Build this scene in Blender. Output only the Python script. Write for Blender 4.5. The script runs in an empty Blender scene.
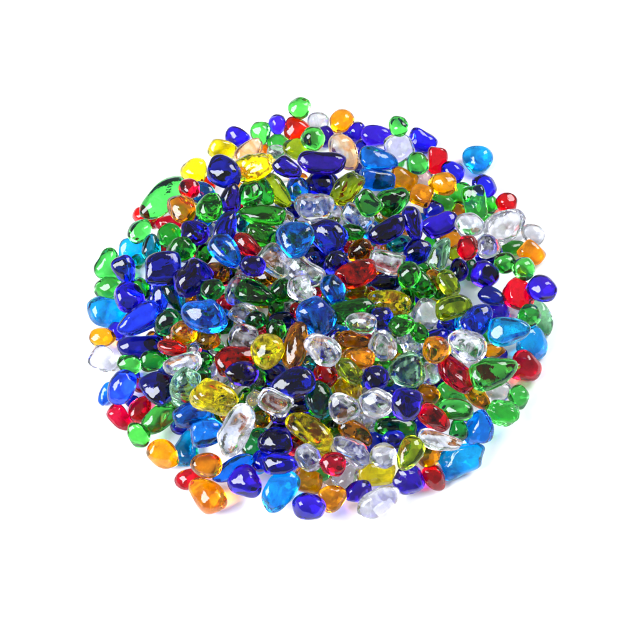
import bpy, math, random
import numpy as np
random.seed(7)
rng = np.random.default_rng(11)
scene = bpy.context.scene

# ------------------------------------------------------------------ inventory of the pebbles
# one line per study window (origin x, origin y of a 100 px window, 6.4 units per px):
# x y width height angle colour shape level
TILES = [
((150,85), """465 410 178 125 -5 Y e 2;285 550 172 162 60 Y t 2;560 335 150 122 -12 C t 1;475 560 225 185 -35 N k 3"""),
((230,85), """120 430 205 130 48 P e 2;195 310 122 142 0 G o 2;302 252 106 120 0 C o 2;447 145 132 136 -40 G o 3;430 280 160 150 0 R t 2;
565 235 132 122 0 W o 1;305 375 135 120 10 G o 1;215 420 90 90 0 O o 0;530 345 146 146 0 G o 3;425 410 165 135 -10 V o 2;300 430 120 90 0 W o 1;
160 525 255 172 18 Y q 3;370 530 182 122 -28 N e 3;330 575 120 95 0 W o 0"""),
((310,85), """73 500 292 140 -3 N b 4;198 230 155 132 50 O o 2;280 305 150 122 38 C o 1;100 330 105 130 0 C o 1;435 325 205 130 0 C e 2;
220 430 245 155 -62 P e 2;335 415 100 115 0 C o 1;440 480 238 150 -12 B t 3;330 545 90 90 0 C o 0;565 262 132 118 -58 G o 3;570 400 172 172 20 W s 2;565 515 90 90 0 G o 0"""),
((390,85), """205 365 175 140 -22 C b 2;300 485 162 122 82 R s 2;178 500 132 140 0 G o 3;400 555 147 132 -25 C o 2;565 470 178 176 30 A t 2;95 520 110 100 0 W o 0"""),
((70,165), """465 320 120 118 50 R o 1;535 345 130 90 0 R o 0;445 420 162 125 45 G o 2;400 555 172 170 0 A s 1;520 530 170 112 85 T o 3"""),
((150,165), """85 212 335 175 42 G o 2;250 150 126 122 0 R o 3;360 125 110 100 0 R o 0;340 180 172 135 -12 B o 2;200 280 192 165 -22 M k 3;
115 375 165 100 0 R o 1;125 455 152 155 -60 E o 2;380 275 162 176 0 G k 3;515 210 180 132 80 N t 3;285 435 175 150 -18 C k 3;330 350 130 100 0 B o 1;
395 440 150 90 85 W o 0;490 390 205 132 72 C t 3;200 540 170 148 15 G o 3;485 550 232 158 -48 B e 3;345 570 102 130 0 G o 2;300 540 90 95 0 R o 0;
75 545 80 90 0 R o 0;565 150 80 70 0 O o 0"""),
((230,165), """130 185 168 148 75 G o 3;215 170 180 105 -65 G o 2;300 165 235 122 -55 V o 2;430 155 132 150 0 B o 2;575 130 200 155 0 C o 2;
540 270 240 168 2 W b 4;210 322 272 125 -3 G k 3;210 450 212 142 -8 G k 3;345 355 130 105 35 W o 2;400 290 120 105 0 N o 1;425 470 228 222 30 B t 4;
110 520 195 128 -40 R e 3;75 370 95 125 0 T o 1;70 290 80 80 0 G o 0"""),
((310,165), """235 150 230 150 52 V q 3;430 97 215 132 -4 B s 3;370 245 165 142 -50 G s 4;535 230 208 172 30 G t 3;470 310 125 105 60 M o 2;
85 100 170 140 -20 C o 1;300 335 198 130 -38 W s 3;170 330 180 105 -65 W o 1;275 430 152 102 0 G e 3;395 430 105 150 0 B o 1;500 420 245 130 33 N b 4;
115 450 232 195 -42 C k 3;320 550 162 135 45 M o 3;240 515 80 90 0 R o 0;570 500 150 118 0 T o 1;450 530 120 80 0 W o 0"""),
((390,165), """85 100 172 140 -22 O s 2;215 90 120 135 0 W o 0;335 120 166 142 0 O o 3;200 195 136 132 -20 O s 3;450 180 155 132 0 G o 1;
345 240 145 95 -25 G o 2;280 278 125 105 0 C t 2;430 300 110 100 0 O o 1;545 240 205 145 -80 G s 3;510 385 180 150 -5 W o 3;150 370 212 118 -75 C e 3;
320 385 235 135 22 C b 3;175 550 175 158 20 C k 2;390 465 145 120 -30 M q 2;495 530 126 150 0 R o 3;320 565 205 118 68 L k 3;260 500 90 90 0 G o 0;410 570 80 90 0 V o 0"""),
((470,165), """90 135 158 135 -35 C o 2;130 255 85 110 0 G o 1;233 240 130 120 -15 R o 2;225 390 265 190 28 W q 3;400 440 152 118 -20 W o 2;
105 360 80 80 0 G o 0;118 520 150 150 0 W o 3;125 560 165 120 -10 C o 1;280 530 152 95 10 G o 1;395 565 155 128 -40 O s 2"""),
((70,245), """245 120 195 165 82 G t 1;350 160 172 142 -70 C t 3;250 275 182 132 8 G o 1;455 280 140 105 -60 G o 1;378 335 185 188 0 C k 3;
235 432 245 182 -8 A b 1;540 275 110 95 0 C o 1;445 480 285 165 33 U k 3;300 550 100 115 20 C o 1"""),
((150,245), """85 150 215 208 0 N s 3;270 218 250 210 55 N k 3;66 345 190 98 82 U o 2;160 330 235 115 -62 T t 2;110 495 178 148 40 D o 3;
430 175 155 125 -15 M o 1;400 285 146 130 0 D o 3;350 450 286 205 -14 B k 4;210 565 160 150 20 O o 3;475 370 100 110 0 R o 0;560 292 182 140 80 W o 3;
530 190 90 90 0 N o 0;490 480 90 130 0 D o 0;300 555 90 80 0 D o 0"""),
((230,245), """80 195 90 90 0 W o 0;145 135 152 125 -8 C o 3;290 108 215 175 -45 W s 3;225 208 145 108 35 M o 2;480 167 245 145 -32 W b 3;545 90 180 165 0 N o 2;
450 285 155 172 20 W k 3;165 312 245 150 -22 G t 3;335 295 145 145 -40 G o 2;85 440 172 140 -15 W k 3;165 480 126 110 15 D o 3;295 400 95 100 0 G o 1;
375 410 110 120 0 W o 0;330 480 150 100 0 N o 1;295 555 120 150 0 G o 2;555 465 250 235 -70 B k 4;425 420 80 100 0 R o 0;540 310 80 80 0 R o 0;570 290 80 80 0 V o 0;200 550 70 70 0 R o 0"""),
((310,245), """165 115 155 140 50 N o 3;300 185 248 160 18 R k 3;490 108 212 145 -15 W s 3;460 190 100 80 0 R o 0;480 240 182 100 0 N o 2;300 300 155 90 10 M q 1;
505 365 262 158 -16 Y k 3;265 425 285 150 14 G k 3;325 500 192 130 -5 W o 4;460 472 136 140 0 C o 3;200 540 100 90 0 B o 0;165 590 80 80 0 C o 0;150 285 188 140 -68 B o 3"""),
((390,245), """120 195 172 140 80 G o 3;195 230 128 130 0 G t 2;225 290 135 115 0 G o 1;285 220 130 85 -60 O o 1;375 245 175 118 -58 V o 3;440 160 112 140 0 C o 2;
235 445 185 200 0 W o 1;110 350 95 170 0 G o 1;405 397 222 140 14 V b 3;375 505 145 115 0 C o 1;75 515 158 132 5 G o 3;185 560 140 100 -50 G o 2;
480 500 130 150 0 A o 1;560 480 220 165 50 U k 3;350 320 90 90 0 G o 0;515 160 80 130 0 D o 0"""),
((470,245), """98 190 170 162 -20 C o 3;140 330 165 112 -25 N e 3;115 85 150 80 0 C o 1;230 115 142 130 0 G o 3;345 155 136 142 20 G o 3;315 320 195 178 -35 R k 2;
460 278 178 158 -25 C o 3;380 450 138 140 0 G o 3;455 465 225 125 -62 L o 1;180 440 145 142 30 C k 2;248 550 258 178 8 A t 4;100 580 90 90 0 G o 0;270 430 90 80 0 W o 0"""),
((70,325), """210 82 160 120 0 O e 1;220 225 186 150 -35 W t 1;455 140 292 135 4 N b 2;382 252 150 124 -18 G o 3;530 230 160 125 6 G o 2;
330 400 220 160 65 U k 3;235 440 150 90 60 B o 1;565 395 222 190 -45 N k 3;455 385 110 95 0 R o 1;450 535 172 128 55 R e 2;400 490 80 80 0 C o 0"""),
((150,325), """375 95 145 122 0 M o 2;140 80 105 95 0 M o 1;140 145 178 95 -10 R o 3;210 255 235 130 18 W b 3;280 160 95 110 0 W o 1;340 225 115 100 0 G o 1;
385 290 120 80 85 W o 0;550 220 255 175 15 R t 3;430 150 105 95 0 W o 1;225 400 235 185 65 L q 3;310 315 155 105 -15 D o 2;420 465 300 195 -20 Y q 4;
140 475 140 85 -65 L o 1;275 575 240 150 12 B o 3;115 375 80 100 0 R o 0;350 165 100 80 0 N o 0;495 570 95 115 0 M o 1"""),
((230,325), """75 310 200 152 -5 N o 4;90 460 120 75 60 G o 1;95 75 192 150 -15 W k 3;240 170 205 212 0 Y o 4;420 130 288 145 80 M k 4;520 245 120 105 0 T o 1;
400 375 275 185 16 C o 4;185 340 80 115 0 G o 1;570 475 232 175 -65 T k 3;285 495 205 148 -28 W s 4;150 480 120 90 60 W o 1;450 515 170 110 0 C o 1;
260 310 140 90 0 N o 0;180 540 80 80 0 G o 0;200 45 70 60 0 R o 0;340 70 70 60 0 G o 0"""),
((310,325), """80 155 235 175 -35 W k 4;100 325 142 155 20 R o 3;280 98 212 112 -5 M k 3;310 210 192 128 -8 O o 3;225 180 90 80 0 Y o 1;465 130 172 188 0 W o 3;
250 292 195 118 -40 V o 3;245 405 180 140 -20 Y k 2;465 275 185 110 -10 G o 1;420 340 160 152 0 C o 3;210 525 182 192 30 W t 4;425 500 212 185 -5 W k 3;
510 585 120 95 0 B o 1;370 78 80 70 0 R o 0"""),
((390,325), """130 110 145 140 -40 W q 1;190 190 110 95 0 W o 0;300 160 170 165 0 O o 4;300 72 155 85 15 C o 1;490 138 245 195 -18 W k 4;115 300 215 215 -50 L t 4;
255 305 136 142 0 W o 3;420 315 270 155 -42 R k 3;565 465 188 112 -48 O e 2;245 445 132 140 60 M o 2;400 430 192 132 -15 G o 2;420 540 212 130 -8 G o 3;
110 510 188 200 0 C k 4;495 270 90 80 0 W o 0;310 360 90 80 0 C o 0;385 210 90 70 0 C o 1;300 500 90 90 0 G o 0"""),
((470,325), """155 165 135 82 0 O o 1;390 120 215 190 -70 A k 2;358 270 192 186 -25 R t 2;155 300 298 190 18 G t 3;180 420 172 135 0 W o 1;310 462 128 150 0 G o 2;
205 560 205 160 -20 G q 2;65 210 70 70 0 C o 0"""),
((70,405), """320 80 175 115 -50 R e 2;440 190 165 128 -55 G o 2;570 85 225 145 38 G k 2"""),
((150,405), """88 315 206 165 -35 O e 2;235 280 215 155 80 A t 2;190 130 120 115 0 C o 1;365 175 215 165 22 B k 3;360 385 186 152 -10 M o 3;260 470 195 120 18 R e 2;
550 160 325 185 58 W k 4;530 405 270 115 33 B k 2;440 80 90 90 0 G o 0"""),
((150,440), """365 355 255 188 142 O e 2"""),
((230,405), """205 90 118 105 30 M o 1;155 240 190 130 58 D o 1;290 235 212 175 -10 N k 3;350 170 200 150 0 C o 1;320 75 120 95 0 C o 2;320 375 212 130 3 C e 3;
195 360 105 132 0 C o 1;510 165 315 160 -32 Y b 4;425 260 120 125 0 R o 1;500 340 178 148 -55 W o 3;102 497 210 190 -40 C t 2;500 487 178 150 -20 O s 2;
395 420 100 90 0 W o 0;190 400 100 80 0 A o 0"""),
((230,440), """320 330 275 190 65 A k 2;505 425 202 160 -5 C o 2"""),
((310,405), """160 150 110 115 0 D o 1;115 105 80 80 0 G o 0;290 175 240 125 -35 M k 3;265 292 258 150 -30 W k 3;145 380 160 146 0 R o 3;230 450 182 135 40 W k 1;
80 440 100 95 0 G o 1;425 440 228 145 2 Y s 2;310 555 170 130 25 C o 2;470 325 160 158 0 W o 3;535 230 142 136 -20 C o 3;400 240 140 130 0 C o 1;
550 138 255 118 -5 G b 3;370 95 135 105 0 W o 1;90 290 130 75 0 Y o 0;130 480 100 80 0 P o 0"""),
((310,440), """145 368 174 160 30 O t 2;440 395 280 158 32 W o 2"""),
((390,405), """125 310 218 148 62 V o 3;120 475 195 188 0 C k 2;285 85 205 135 -38 R e 3;440 160 118 142 0 D o 2;320 232 268 120 -14 W k 3;250 330 142 145 0 O o 2;
285 470 170 125 -60 R t 2;460 345 300 185 25 A k 1;575 148 225 175 75 B k 2;200 130 110 150 0 C o 1"""),
]
pebbles = []
for (ox, oy), txt in TILES:
    for e in txt.replace("\n", "").split(";"):
        f = e.split()
        if len(f) != 8: raise ValueError(e)
        x, y, w, h, a = map(float, f[:5])
        if h > w: w, h, a = h, w, a + 90
        lv = int(f[7])
        w, h = w / 6.4 * 1.09, h / 6.4 * 1.09
        if lv == 0:
            w, h = max(w, 15.5), max(h, 13.5)
            if a == 0: a = float(rng.uniform(-60, 60))
        gx, gy = ox + x/6.4, oy + y/6.4     # shade inside the heap put into colour: darker copies of cobalt and green
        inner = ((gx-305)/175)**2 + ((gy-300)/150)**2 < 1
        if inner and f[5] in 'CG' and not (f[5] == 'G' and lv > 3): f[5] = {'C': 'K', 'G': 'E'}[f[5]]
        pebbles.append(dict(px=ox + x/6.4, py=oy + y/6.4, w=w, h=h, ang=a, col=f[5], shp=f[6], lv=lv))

# ------------------------------------------------------------------ camera frame
K = 0.384 / 640 / 1.2               # ray slope per photograph pixel
DIST = 1.2
ELEV = math.radians(60)
cam_pos = np.array([0, -math.cos(ELEV), math.sin(ELEV)]) * DIST
Fw = -cam_pos / DIST
Rt = np.array([1.0, 0, 0])
Up = np.cross(Rt, Fw)
CX, CY = 320.0, 312.0               # pixel that looks at the world's origin
V = np.stack([Rt, Up, -Fw], axis=1)  # columns: view axes in the world
def ray(px, py): return Fw + Rt * ((px-CX) * K) - Up * ((py-CY) * K)

# ------------------------------------------------------------------ pebble shapes
import bmesh
def ico(n):
    bm = bmesh.new(); bmesh.ops.create_icosphere(bm, subdivisions=n, radius=1.0)
    bm.verts.ensure_lookup_table()
    v = np.array([x.co[:] for x in bm.verts]); v /= np.linalg.norm(v, axis=1)[:, None]
    f = np.array([[q.index for q in p.verts] for p in bm.faces]); bm.free()
    return v, f
ICO = {4: ico(5), 5: ico(6), 3: ico(4)}

def wave(n, k, amp, r):
    s = np.zeros(len(n))
    for _ in range(k[1]):
        d = r.normal(size=3); d /= np.linalg.norm(d)
        s += np.sin(n @ d * r.uniform(*k[0]) + r.uniform(0, 6.28))
    return amp * s / math.sqrt(k[1])

def pebble_shape(shp, w, h, ang, r, detail=4):
    """a tumbled glass lump: returns view-aligned vertices whose outline is w by h, turned by ang"""
    n, f = ICO[5 if shp in 'q' and detail == 4 else detail]
    n = n.copy()
    m, nd, spread, na = {'o': (10, 15, .08, .03), 'e': (10, 15, .09, .035), 't': (10, 14, .07, .03), 's': (11, 12, .10, .045),
                         'b': (9, 15, .06, .03), 'k': (15, 11, .2, .085), 'q': (16, 15, .24, .08)}[shp]
    P = r.normal(size=(nd, 3)); P /= np.linalg.norm(P, axis=1)[:, None]
    for _ in range(12):               # spread the facet directions apart
        d = P[:, None] - P[None]; q = (d**2).sum(-1) + np.eye(nd)
        P += .05 * (d / q[..., None]**1.5).sum(1); P /= np.linalg.norm(P, axis=1)[:, None]
    off = 1 + r.uniform(-spread, spread, nd)
    if shp == 's':
        P = np.concatenate([P, [[1,0,0],[-1,0,0],[0,1,0],[0,-1,0]]]); off = np.concatenate([off*1.08, [.9,.93,.88,.95]])
    a = np.maximum(0, n @ (P / off[:, None]).T)
    rad = ((a**m).sum(1) + .35)**(-1/m)
    rad *= 1 + wave(n, ((1.5, 4), 5), na, r)
    for _ in range({'o': 1, 'e': 1, 't': 1, 's': 2, 'b': 1, 'k': 4, 'q': 5}[shp]):   # dimples
        d = r.normal(size=3) * [1, 1, 1.3]; d /= np.linalg.norm(d)
        rad *= 1 - r.uniform(.03, .11) * np.exp((n @ d - 1) / r.uniform(.04, .14))
    th = np.arctan2(n[:, 1], n[:, 0]); pol = np.sqrt(n[:, 0]**2 + n[:, 1]**2)
    if shp == 't': rad *= 1 + .085 * pol**2 * np.cos(3*th)
    if shp == 'q':
        rad *= 1 + .035 * np.abs(wave(n, ((5, 11), 6), 1, r)) + wave(n, ((7, 13), 5), .006, r)
    if shp == 'k':
        rad *= 1 + .02 * np.abs(wave(n, ((4, 8), 5), 1, r))
    pw = {'o': 2.05, 'e': 2.1, 't': 2.05, 's': 2.4, 'b': 2.15, 'k': 2.1, 'q': 2.1}[shp] + (.22 if w/h > 1.4 else 0)
    rad /= (np.abs(n)**pw).sum(1)**(1/pw)
    v = n * rad[:, None]
    if shp == 'e': v[:, 1:] *= (1 - .22 * v[:, :1])
    tp = r.uniform(.04, .17) * (1 if r.random() < .5 else -1) if shp in 'oskq' else 0
    v[:, 1:] *= 1 - tp * v[:, :1]
    if shp in 'kqs': v[:, 1] += r.uniform(-.13, .13) * v[:, 0]**2 + r.uniform(-.1, .1) * v[:, 0]**3
    if shp == 'b':
        s = 1 if r.random() < .5 else -1
        v[:, 1:] *= (1 - .07 * np.exp(-(v[:, :1] * 2.6)**2))
        v[:, 1] += s * .18 * (v[:, 0]**2)
        v[:, 2] *= .95
    t = {'o': .8, 'e': .76, 't': .66, 's': .62, 'b': .7, 'k': .66, 'q': .72}[shp]
    c = (v.max(0) + v.min(0)) / 2; v -= c
    ext = (v.max(0) - v.min(0)) / 2
    v /= ext
    hw, hh = w/2, h/2
    v *= np.array([hw, hh, min(hh, hw) * t * r.uniform(.92, 1.06)])
    # lean a little out of the picture plane, then restore the outline's size
    ax, ay = r.uniform(-.3, .3, 2)
    cx, sx, cy, sy = math.cos(ax), math.sin(ax), math.cos(ay), math.sin(ay)
    v = v @ np.array([[1,0,0],[0,cx,-sx],[0,sx,cx]]).T @ np.array([[cy,0,sy],[0,1,0],[-sy,0,cy]]).T
    v -= (v.max(0) + v.min(0)) / 2
    e = (v.max(0) - v.min(0)) / 2
    v[:, 0] *= hw / e[0]; v[:, 1] *= hh / e[1]
    g = math.radians(ang); cg, sg = math.cos(g), math.sin(g)
    v = v @ np.array([[cg,-sg,0],[sg,cg,0],[0,0,1]]).T
    return v, f                        # units: photograph pixels, z towards the camera

# depth (along Fw) of the nearest surface already laid, on a half-pixel grid
S = 2
GW = 640 * S
yy, xx = np.mgrid[0:GW, 0:GW]
dirs_z = Fw[2] - Up[2] * ((yy/S - CY) * K) + Rt[2] * ((xx/S - CX) * K)
front = -cam_pos[2] / dirs_z
ground = front.copy()
PXW = DIST * K                         # metres per photograph pixel

def settle(p, v, sink=.0):
    """lay the pebble along its sight line on whatever is already there; returns world vertices"""
    ix = np.clip(((p['px'] + v[:, 0]) * S).astype(int), 0, GW-1)
    iy = np.clip(((p['py'] - v[:, 1]) * S).astype(int), 0, GW-1)
    z = v[:, 2] * PXW
    back = z < 0
    lim = front[iy, ix] + z            # centre depth at which this vertex touches
    D = np.quantile(lim[back], .03) if p['lv'] > 0 else lim[back].min()
    D = min(D, (ground[iy, ix] + z)[back].min() - .0003)
    sc = D * K
    wv = cam_pos + ray(p['px'], p['py']) * D + (v * sc) @ V.T
    wv[:, 2] = np.maximum(wv[:, 2], .0002)
    dz = (wv - cam_pos) @ Fw
    fr = z > -0.1 * PXW
    for ox in (0, 1):
        for oy in (0, 1):
            jx, jy = np.clip(ix[fr]+ox, 0, GW-1), np.clip(iy[fr]+oy, 0, GW-1)
            np.minimum.at(front, (jy, jx), dz[fr])
    return wv

# ------------------------------------------------------------------ glass
def lin(c):
    return tuple(((x/255)/12.92 if x/255 <= .04045 else ((x/255+.055)/1.055)**2.4) for x in c)
GLASS = {  # colour name, what white light becomes on its way through a pebble
 'C': ('cobalt', (12, 6, 218)), 'N': ('navy', (7, 3, 132)), 'U': ('ultramarine', (8, 48, 226)), 'B': ('azure', (0, 92, 236)),
 'A': ('sky_blue', (0, 164, 253)), 'E': ('shaded_green', (14, 156, 18)), 'K': ('shaded_cobalt', (9, 4, 188)), 'G': ('green', (44, 190, 48)), 'D': ('dark_green', (4, 122, 30)), 'L': ('pale_green', (128, 205, 146)),  # E and K: green and cobalt glass with the heap's shade painted in
 'T': ('teal', (0, 112, 116)), 'R': ('red', (226, 0, 14)), 'O': ('orange', (255, 136, 0)), 'M': ('amber', (214, 108, 0)),
 'Y': ('yellow', (250, 222, 0)), 'V': ('olive', (138, 170, 4)), 'W': ('clear', (239, 241, 249)), 'P': ('peach', (255, 158, 96)),
}
def glass(name, rgb, body):
    m = bpy.data.materials.new(name + '_glass'); m.use_nodes = True
    nt = m.node_tree; N = nt.nodes; L = nt.links
    b = N['Principled BSDF']
    oi = N.new('ShaderNodeObjectInfo')
    c = [max(x, .0001)**.72 for x in lin(rgb)]
    hsv = N.new('ShaderNodeHueSaturation'); hsv.inputs['Color'].default_value = (*c, 1)
    for out, lo, hi, sock in ((oi.outputs['Random'], .4935, .5065, 'Hue'),):
        mr = N.new('ShaderNodeMapRange'); mr.inputs['To Min'].default_value = lo; mr.inputs['To Max'].default_value = hi
        L.new(out, mr.inputs['Value']); L.new(mr.outputs[0], hsv.inputs[sock])
    mv = N.new('ShaderNodeMath'); mv.operation = 'MULTIPLY'; mv.inputs[1].default_value = 7.31
    fr = N.new('ShaderNodeMath'); fr.operation = 'FRACT'
    mr = N.new('ShaderNodeMapRange'); mr.inputs['To Min'].default_value = .86; mr.inputs['To Max'].default_value = 1.04
    L.new(oi.outputs['Random'], mv.inputs[0]); L.new(mv.outputs[0], fr.inputs[0]); L.new(fr.outputs[0], mr.inputs['Value'])
    L.new(mr.outputs[0], hsv.inputs['Value'])
    # streaks and clouds inside the melt
    tc = N.new('ShaderNodeTexCoord')
    add = N.new('ShaderNodeVectorMath'); add.operation = 'ADD'
    sc = N.new('ShaderNodeVectorMath'); sc.operation = 'SCALE'; sc.inputs[0].default_value = (3.1, 1.7, 2.3)
    L.new(oi.outputs['Random'], sc.inputs['Scale'])
    L.new(tc.outputs['Object'], add.inputs[0]); L.new(sc.outputs[0], add.inputs[1])
    n1 = N.new('ShaderNodeTexNoise'); n1.inputs['Scale'].default_value = 190; n1.inputs['Detail'].default_value = 4; n1.inputs['Distortion'].default_value = 1.2
    L.new(add.outputs[0], n1.inputs['Vector'])
    r1 = N.new('ShaderNodeMapRange'); r1.inputs['From Min'].default_value = .3; r1.inputs['From Max'].default_value = .62
    r1.inputs['To Min'].default_value = .86 if name == 'clear' else .80; r1.inputs['To Max'].default_value = 1.0
    L.new(n1.outputs[0], r1.inputs['Value'])
    mx = N.new('ShaderNodeVectorMath'); mx.operation = 'SCALE'
    L.new(hsv.outputs[0], mx.inputs[0]); L.new(r1.outputs[0], mx.inputs['Scale'])
    if name == 'peach':                 # orange glass swirled through clear
        sw = N.new('ShaderNodeTexNoise'); sw.inputs['Scale'].default_value = 75; sw.inputs['Detail'].default_value = 2; sw.inputs['Distortion'].default_value = 1
        L.new(add.outputs[0], sw.inputs['Vector'])
        ramp = N.new('ShaderNodeValToRGB'); L.new(sw.outputs[0], ramp.inputs[0])
        ramp.color_ramp.elements[0].position = .49; ramp.color_ramp.elements[0].color = (1, .50, .20, 1)
        ramp.color_ramp.elements[1].position = .60; ramp.color_ramp.elements[1].color = (.98, .95, .94, 1)
        L.new(ramp.outputs[0], mx.inputs[0])
    L.new(mx.outputs[0], b.inputs['Base Color'])
    n3 = N.new('ShaderNodeTexNoise'); n3.inputs['Scale'].default_value = 85; n3.inputs['Detail'].default_value = 3
    n3.inputs['Roughness'].default_value = .68; n3.inputs['Distortion'].default_value = 1.8
    L.new(add.outputs[0], n3.inputs['Vector'])
    r3 = N.new('ShaderNodeMapRange'); r3.inputs['From Min'].default_value = .46; r3.inputs['From Max'].default_value = .66
    r3.inputs['To Min'].default_value = 1; r3.inputs['To Max'].default_value = 1 - body * 3
    L.new(n3.outputs[0], r3.inputs['Value'])
    if body: L.new(r3.outputs[0], b.inputs['Transmission Weight'])
    else: b.inputs['Transmission Weight'].default_value = 1
    b.inputs['IOR'].default_value = 1.47
    # tumbled skin: soft undulation plus fine pitting
    n2 = N.new('ShaderNodeTexNoise'); n2.inputs['Scale'].default_value = 260; n2.inputs['Detail'].default_value = 3
    L.new(add.outputs[0], n2.inputs['Vector'])
    bp = N.new('ShaderNodeBump'); bp.inputs['Strength'].default_value = .2; bp.inputs['Distance'].default_value = .0008
    L.new(n2.outputs[0], bp.inputs['Height'])
    vo = N.new('ShaderNodeTexVoronoi'); vo.feature = 'SMOOTH_F1'; vo.inputs['Scale'].default_value = 420
    L.new(add.outputs[0], vo.inputs['Vector'])
    b2 = N.new('ShaderNodeBump'); b2.inputs['Strength'].default_value = .10; b2.inputs['Distance'].default_value = .0006
    L.new(vo.outputs['Distance'], b2.inputs['Height']); L.new(bp.outputs[0], b2.inputs['Normal']); L.new(b2.outputs[0], b.inputs['Normal'])
    r2 = N.new('ShaderNodeMapRange'); r2.inputs['To Min'].default_value = .0; r2.inputs['To Max'].default_value = .04
    r2.inputs['From Min'].default_value = .45; r2.inputs['From Max'].default_value = .75
    L.new(n1.outputs[0], r2.inputs['Value']); L.new(r2.outputs[0], b.inputs['Roughness'])
    return m
BODY = {'W': .085, 'P': .06, 'L': .10, 'Y': .13, 'A': .09, 'O': .10, 'B': .08, 'R': .06, 'M': .05, 'V': .06, 'U': .05}   # milky veils inside the melt
MATS = {k: glass(*v, BODY.get(k, 0)) for k, v in GLASS.items()}
MATKEYS = list(MATS)

def make_mesh(name, v, f, mats, midx=None):
    me = bpy.data.meshes.new(name)
    me.vertices.add(len(v)); me.vertices.foreach_set('co', v.astype(np.float32).ravel())
    me.loops.add(f.size); me.loops.foreach_set('vertex_index', f.astype(np.int32).ravel())
    me.polygons.add(len(f))
    me.polygons.foreach_set('loop_start', np.arange(0, f.size, 3, dtype=np.int32))
    me.polygons.foreach_set('loop_total', np.full(len(f), 3, dtype=np.int32))
    for m in mats: me.materials.append(m)
    if midx is not None: me.polygons.foreach_set('material_index', midx.astype(np.int32))
    me.polygons.foreach_set('use_smooth', np.ones(len(f), dtype=bool))
    me.update(calc_edges=True)
    return me

# ------------------------------------------------------------------ heap core (hidden lower layers)
core = []
WHITE_GAPS = [(427, 320, 24), (478, 300, 22), (515, 290, 22), (222, 447, 22), (395, 262, 10), (150, 395, 10), (500, 345, 12)]
def core_layer(cx, cy, rx, ry, step, cols):
    y = cy - ry; row = 0
    while y < cy + ry:
        x = cx - rx + (row % 2) * step/2
        while x < cx + rx:
            qx, qy = x + rng.uniform(-3, 3), y + rng.uniform(-3, 3)
            if ((qx-cx)/rx)**2 + ((qy-cy)/ry)**2 < 1 and all((qx-a)**2 + (qy-b)**2 > c*c for a, b, c in WHITE_GAPS):
                w = rng.uniform(18, 26)
                core.append(dict(px=qx, py=qy, w=w, h=w*rng.uniform(.72, .95), ang=rng.uniform(-90, 90),
                                 col=cols[int(rng.integers(len(cols)))], shp='oekt'[int(rng.integers(4))], lv=-1))
            x += step
        y += step * .88; row += 1
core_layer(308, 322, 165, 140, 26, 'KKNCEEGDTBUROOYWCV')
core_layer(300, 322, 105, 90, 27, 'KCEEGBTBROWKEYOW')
n0 = len(core)
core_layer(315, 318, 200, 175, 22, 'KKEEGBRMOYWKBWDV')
for p in core[n0:]:
    k = rng.uniform(.58, .74); p['w'] *= k; p['h'] *= k; p['lv'] = -.5
core[n0:] = [p for p in core[n0:] if rng.random() < (.9 if ((p['px']-305)/150)**2 + ((p['py']-318)/135)**2 < 1 else .4)]
n1 = len(core)
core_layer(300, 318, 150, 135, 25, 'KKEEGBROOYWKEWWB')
for p in core[n1:]:
    k = rng.uniform(.5, .66); p['w'] *= k; p['h'] *= k; p['lv'] = .5
chips = core[n1:]; core = core[:n1]

# ------------------------------------------------------------------ build
pebbles.sort(key=lambda p: (p['lv'], p['py'] + rng.uniform(-4, 4)))
for p in chips: pebbles.append(p)
pebbles.sort(key=lambda p: p['lv'])
stuff_v, stuff_f, stuff_m, base = [], [], [], 0
def to_stuff(p, wv, f):
    global base
    stuff_v.append(wv); stuff_f.append(f + base); stuff_m.append(np.full(len(f), MATKEYS.index(p['col']))); base += len(wv)
for p in core:
    v, f = pebble_shape(p['shp'], p['w'], p['h'], p['ang'], rng, 3)
    to_stuff(p, settle(p, v), f)
# the 300 that show largest are things of their own, the slivers between them are part of the heap's under layers
order = sorted(range(len(pebbles)), key=lambda i: (pebbles[i]['lv'] >= 1, pebbles[i]['w']*pebbles[i]['h'] * (.45 if pebbles[i]['lv'] <= 1 else 1)), reverse=True)
keep = set(order[:300])
objs = []
ns = 0
for i, p in enumerate(pebbles):
    if p['lv'] != .5: ns += 1
    r = np.random.default_rng(1000 + ns if p['lv'] != .5 else 5000 + i)
    v, f = pebble_shape(p['shp'], p['w'], p['h'], p['ang'], r)
    wv = settle(p, v)
    if i not in keep:
        to_stuff(p, wv, f); continue
    c = np.array([wv[:, 0].mean(), wv[:, 1].mean(), wv[:, 2].min()])
    me = make_mesh('glass_pebble', wv - c, f, [MATS[p['col']]])
    o = bpy.data.objects.new('glass_pebble', me); o.location = c
    scene.collection.objects.link(o)
    p['top'] = wv[:, 2].max()
    objs.append((p, o))
print('pebbles', len(pebbles), 'individual', len(objs), 'core', len(core), 'highest', max(p['top'] for p, o in objs))
me = make_mesh('under_layer_pebbles', np.concatenate(stuff_v), np.concatenate(stuff_f), [MATS[k] for k in MATKEYS], np.concatenate(stuff_m))
so = bpy.data.objects.new('under_layer_pebbles', me); scene.collection.objects.link(so)
so['kind'] = 'stuff'; so['label'] = 'mixed coloured glass pebbles half hidden beneath the top layer of the heap'
so['category'] = 'glass pebbles'; so['group'] = 'tumbled glass pebbles in the heap'

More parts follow.
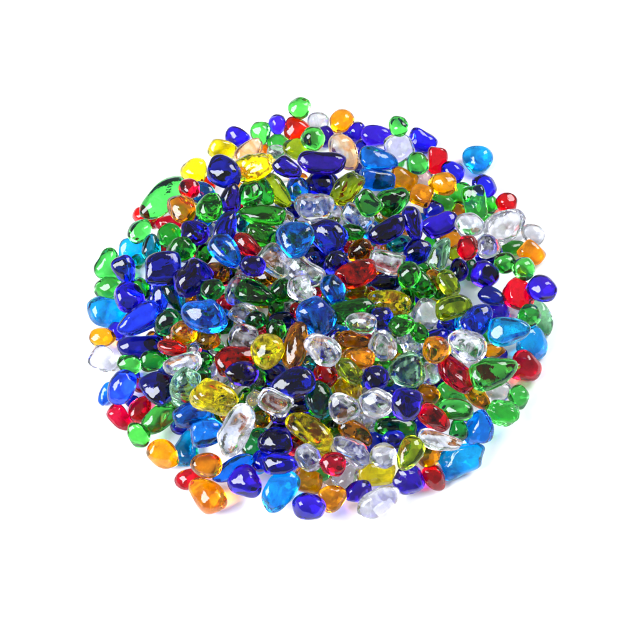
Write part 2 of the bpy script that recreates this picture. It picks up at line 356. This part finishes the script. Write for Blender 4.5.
# ------------------------------------------------------------------ labels
CW = {'C': 'cobalt blue', 'K': 'shaded cobalt', 'E': 'shaded green', 'N': 'navy', 'U': 'royal blue', 'B': 'azure', 'A': 'sky blue', 'G': 'green', 'D': 'dark green', 'L': 'pale green', 'T': 'teal',
      'R': 'red', 'O': 'orange', 'M': 'amber', 'Y': 'yellow', 'V': 'olive', 'W': 'clear', 'P': 'clear-and-orange'}
SW = {'o': 'oval', 'e': 'egg-shaped', 't': 'three-cornered', 's': 'blocky', 'b': 'kidney-shaped', 'k': 'lumpy', 'q': 'crinkled'}
def size(p):
    a = math.sqrt(p['w']*p['h'])
    return 'tiny' if a < 17 else 'small' if a < 22 else 'medium' if a < 28 else 'large'
def shape(p):
    if p['shp'] == 'o' and p['w']/p['h'] < 1.12: return 'round'
    return SW[p['shp']] if p['w']/p['h'] < 1.8 or p['shp'] in 'bq' else 'long'
def side(dx, dy):
    k = round(math.degrees(math.atan2(dy, dx)) / 90) % 4
    return ['right', 'above', 'left', 'below'][k]
def zone(p):
    dx, dy = (p['px']-318)/235, -(p['py']-312)/212
    rr = math.hypot(dx, dy)
    if rr < .3: return 'heap centre'
    hh = round((90 - math.degrees(math.atan2(dy, dx))) / 30) % 12 or 12
    hn = ['one', 'two', 'three', 'four', 'five', 'six', 'seven', 'eight', 'nine', 'ten', 'eleven', 'twelve'][hh-1]
    return ("heap's edge" if rr > .82 else 'halfway out' if rr < .62 else 'outer part') + " at " + hn + " o'clock"
def neighbours(p):
    out = []
    for q, _ in objs:
        if q is p or q['lv'] < 2: continue
        dx, dy = q['px']-p['px'], p['py']-q['py']
        d = math.hypot(dx, dy)
        if d < (p['w'] + q['w'] + p['h'] + q['h'])/4 * 1.25:
            out.append((d / math.sqrt(q['w']*q['h']), q, side(dx, dy)))
    out.sort(key=lambda t: t[0])
    return out
seen = {}
for p, o in objs:
    nb = neighbours(p)
    cands = []
    head = f"{size(p)} {shape(p)} {CW[p['col']]} pebble"
    for i in range(len(nb)):
        for j in range(i+1, len(nb)):
            if nb[i][2] == nb[j][2]: continue
            cands.append(f"{head}, {CW[nb[i][1]['col']]} one {nb[i][2]}, {CW[nb[j][1]['col']]} one {nb[j][2]}, {zone(p)}")
    if nb: cands.append(f"{head}, {shape(nb[0][1])} {CW[nb[0][1]['col']]} one {nb[0][2]}, {zone(p)}")
    if not nb: cands.append(f"{head} lying apart from its neighbours, {zone(p)}")
    cands = [c for c in cands if len(c.split()) <= 16] or [f"{head}, {zone(p)}"]
    lab = next((c for c in cands if c not in seen), None)
    if lab is None:
        lab = f"{head}, {zone(p)}"
        if lab in seen: print('DUP', lab)
    seen[lab] = 1
    o['label'] = lab; o['category'] = 'glass pebble'; o['group'] = 'tumbled glass pebbles in the heap'

# ------------------------------------------------------------------ white table
gm = bpy.data.materials.new('white_table'); gm.use_nodes = True
gb = gm.node_tree.nodes['Principled BSDF']
gb.inputs['Base Color'].default_value = (.90, .90, .92, 1); gb.inputs['Roughness'].default_value = .8
gb.inputs['Specular IOR Level'].default_value = .2
gn = gm.node_tree.nodes.new('ShaderNodeTexNoise'); gn.inputs['Scale'].default_value = 900
gp = gm.node_tree.nodes.new('ShaderNodeBump'); gp.inputs['Strength'].default_value = .05; gp.inputs['Distance'].default_value = .0002
gm.node_tree.links.new(gn.outputs[0], gp.inputs['Height']); gm.node_tree.links.new(gp.outputs[0], gb.inputs['Normal'])
bm = bmesh.new(); bmesh.ops.create_grid(bm, x_segments=8, y_segments=8, size=4)
me = bpy.data.meshes.new('ground'); bm.to_mesh(me); bm.free(); me.materials.append(gm)
g = bpy.data.objects.new('ground', me); scene.collection.objects.link(g)
g['kind'] = 'structure'; g['label'] = 'plain white surface under the heap'

# ------------------------------------------------------------------ light
from mathutils import Vector
def softbox(name, loc, w, h, radiance, color=(1, 1, 1), aim=(0, 0, 0.02)):
    L = bpy.data.lights.new(name, 'AREA'); L.shape = 'RECTANGLE'; L.size = w; L.size_y = h
    L.energy = radiance * math.pi * w * h; L.color = color
    o = bpy.data.objects.new(name, L); o.location = loc
    o.rotation_euler = (Vector(aim) - Vector(loc)).to_track_quat('-Z', 'Y').to_euler()
    scene.collection.objects.link(o)
softbox('key_softbox', (-1.36, -.62, 1.36), 1.12, 1.32, 9.6, (.90, .94, 1))
softbox('fill_softbox', (1.2, .75, 1.65), 1.0, 1.0, 6.4, (.97, .98, 1))
w = bpy.data.worlds.new('World'); scene.world = w; w.use_nodes = True
nt = w.node_tree; bg = nt.nodes['Background']
tc = nt.nodes.new('ShaderNodeTexCoord'); sp = nt.nodes.new('ShaderNodeSeparateXYZ'); cr = nt.nodes.new('ShaderNodeValToRGB')
nt.links.new(tc.outputs['Generated'], sp.inputs[0]); nt.links.new(sp.outputs['Z'], cr.inputs[0]); nt.links.new(cr.outputs[0], bg.inputs[0])
cr.color_ramp.elements[0].position = .05; cr.color_ramp.elements[0].color = (.24, .24, .26, 1)
cr.color_ramp.elements[1].position = .75; cr.color_ramp.elements[1].color = (.22, .225, .23, 1)
bg.inputs[1].default_value = 1.0

# ------------------------------------------------------------------ camera and render
cd = bpy.data.cameras.new('camera'); cam = bpy.data.objects.new('camera', cd); scene.collection.objects.link(cam)
cam.location = cam_pos; cam.rotation_euler = (math.pi/2 - ELEV, 0, 0)
cd.sensor_width = 36; cd.lens = 36 / (640 * K); cd.clip_start = .05; cd.clip_end = 50
cd.shift_x = 0; cd.shift_y = (CY - 320) / 640
scene.camera = cam
scene.view_settings.view_transform = 'Standard'; scene.view_settings.look = 'None'; scene.view_settings.gamma = 1
scene.view_settings.exposure = 1.08
cy = scene.cycles
cy.max_bounces = 16; cy.transmission_bounces = 16; cy.diffuse_bounces = 3; cy.glossy_bounces = 8; cy.transparent_max_bounces = 8
cy.caustics_reflective = True; cy.caustics_refractive = True; cy.blur_glossy = .2
cy.sample_clamp_indirect = 6
cy.use_adaptive_sampling = True; cy.adaptive_threshold = .03
cy.use_denoising = True
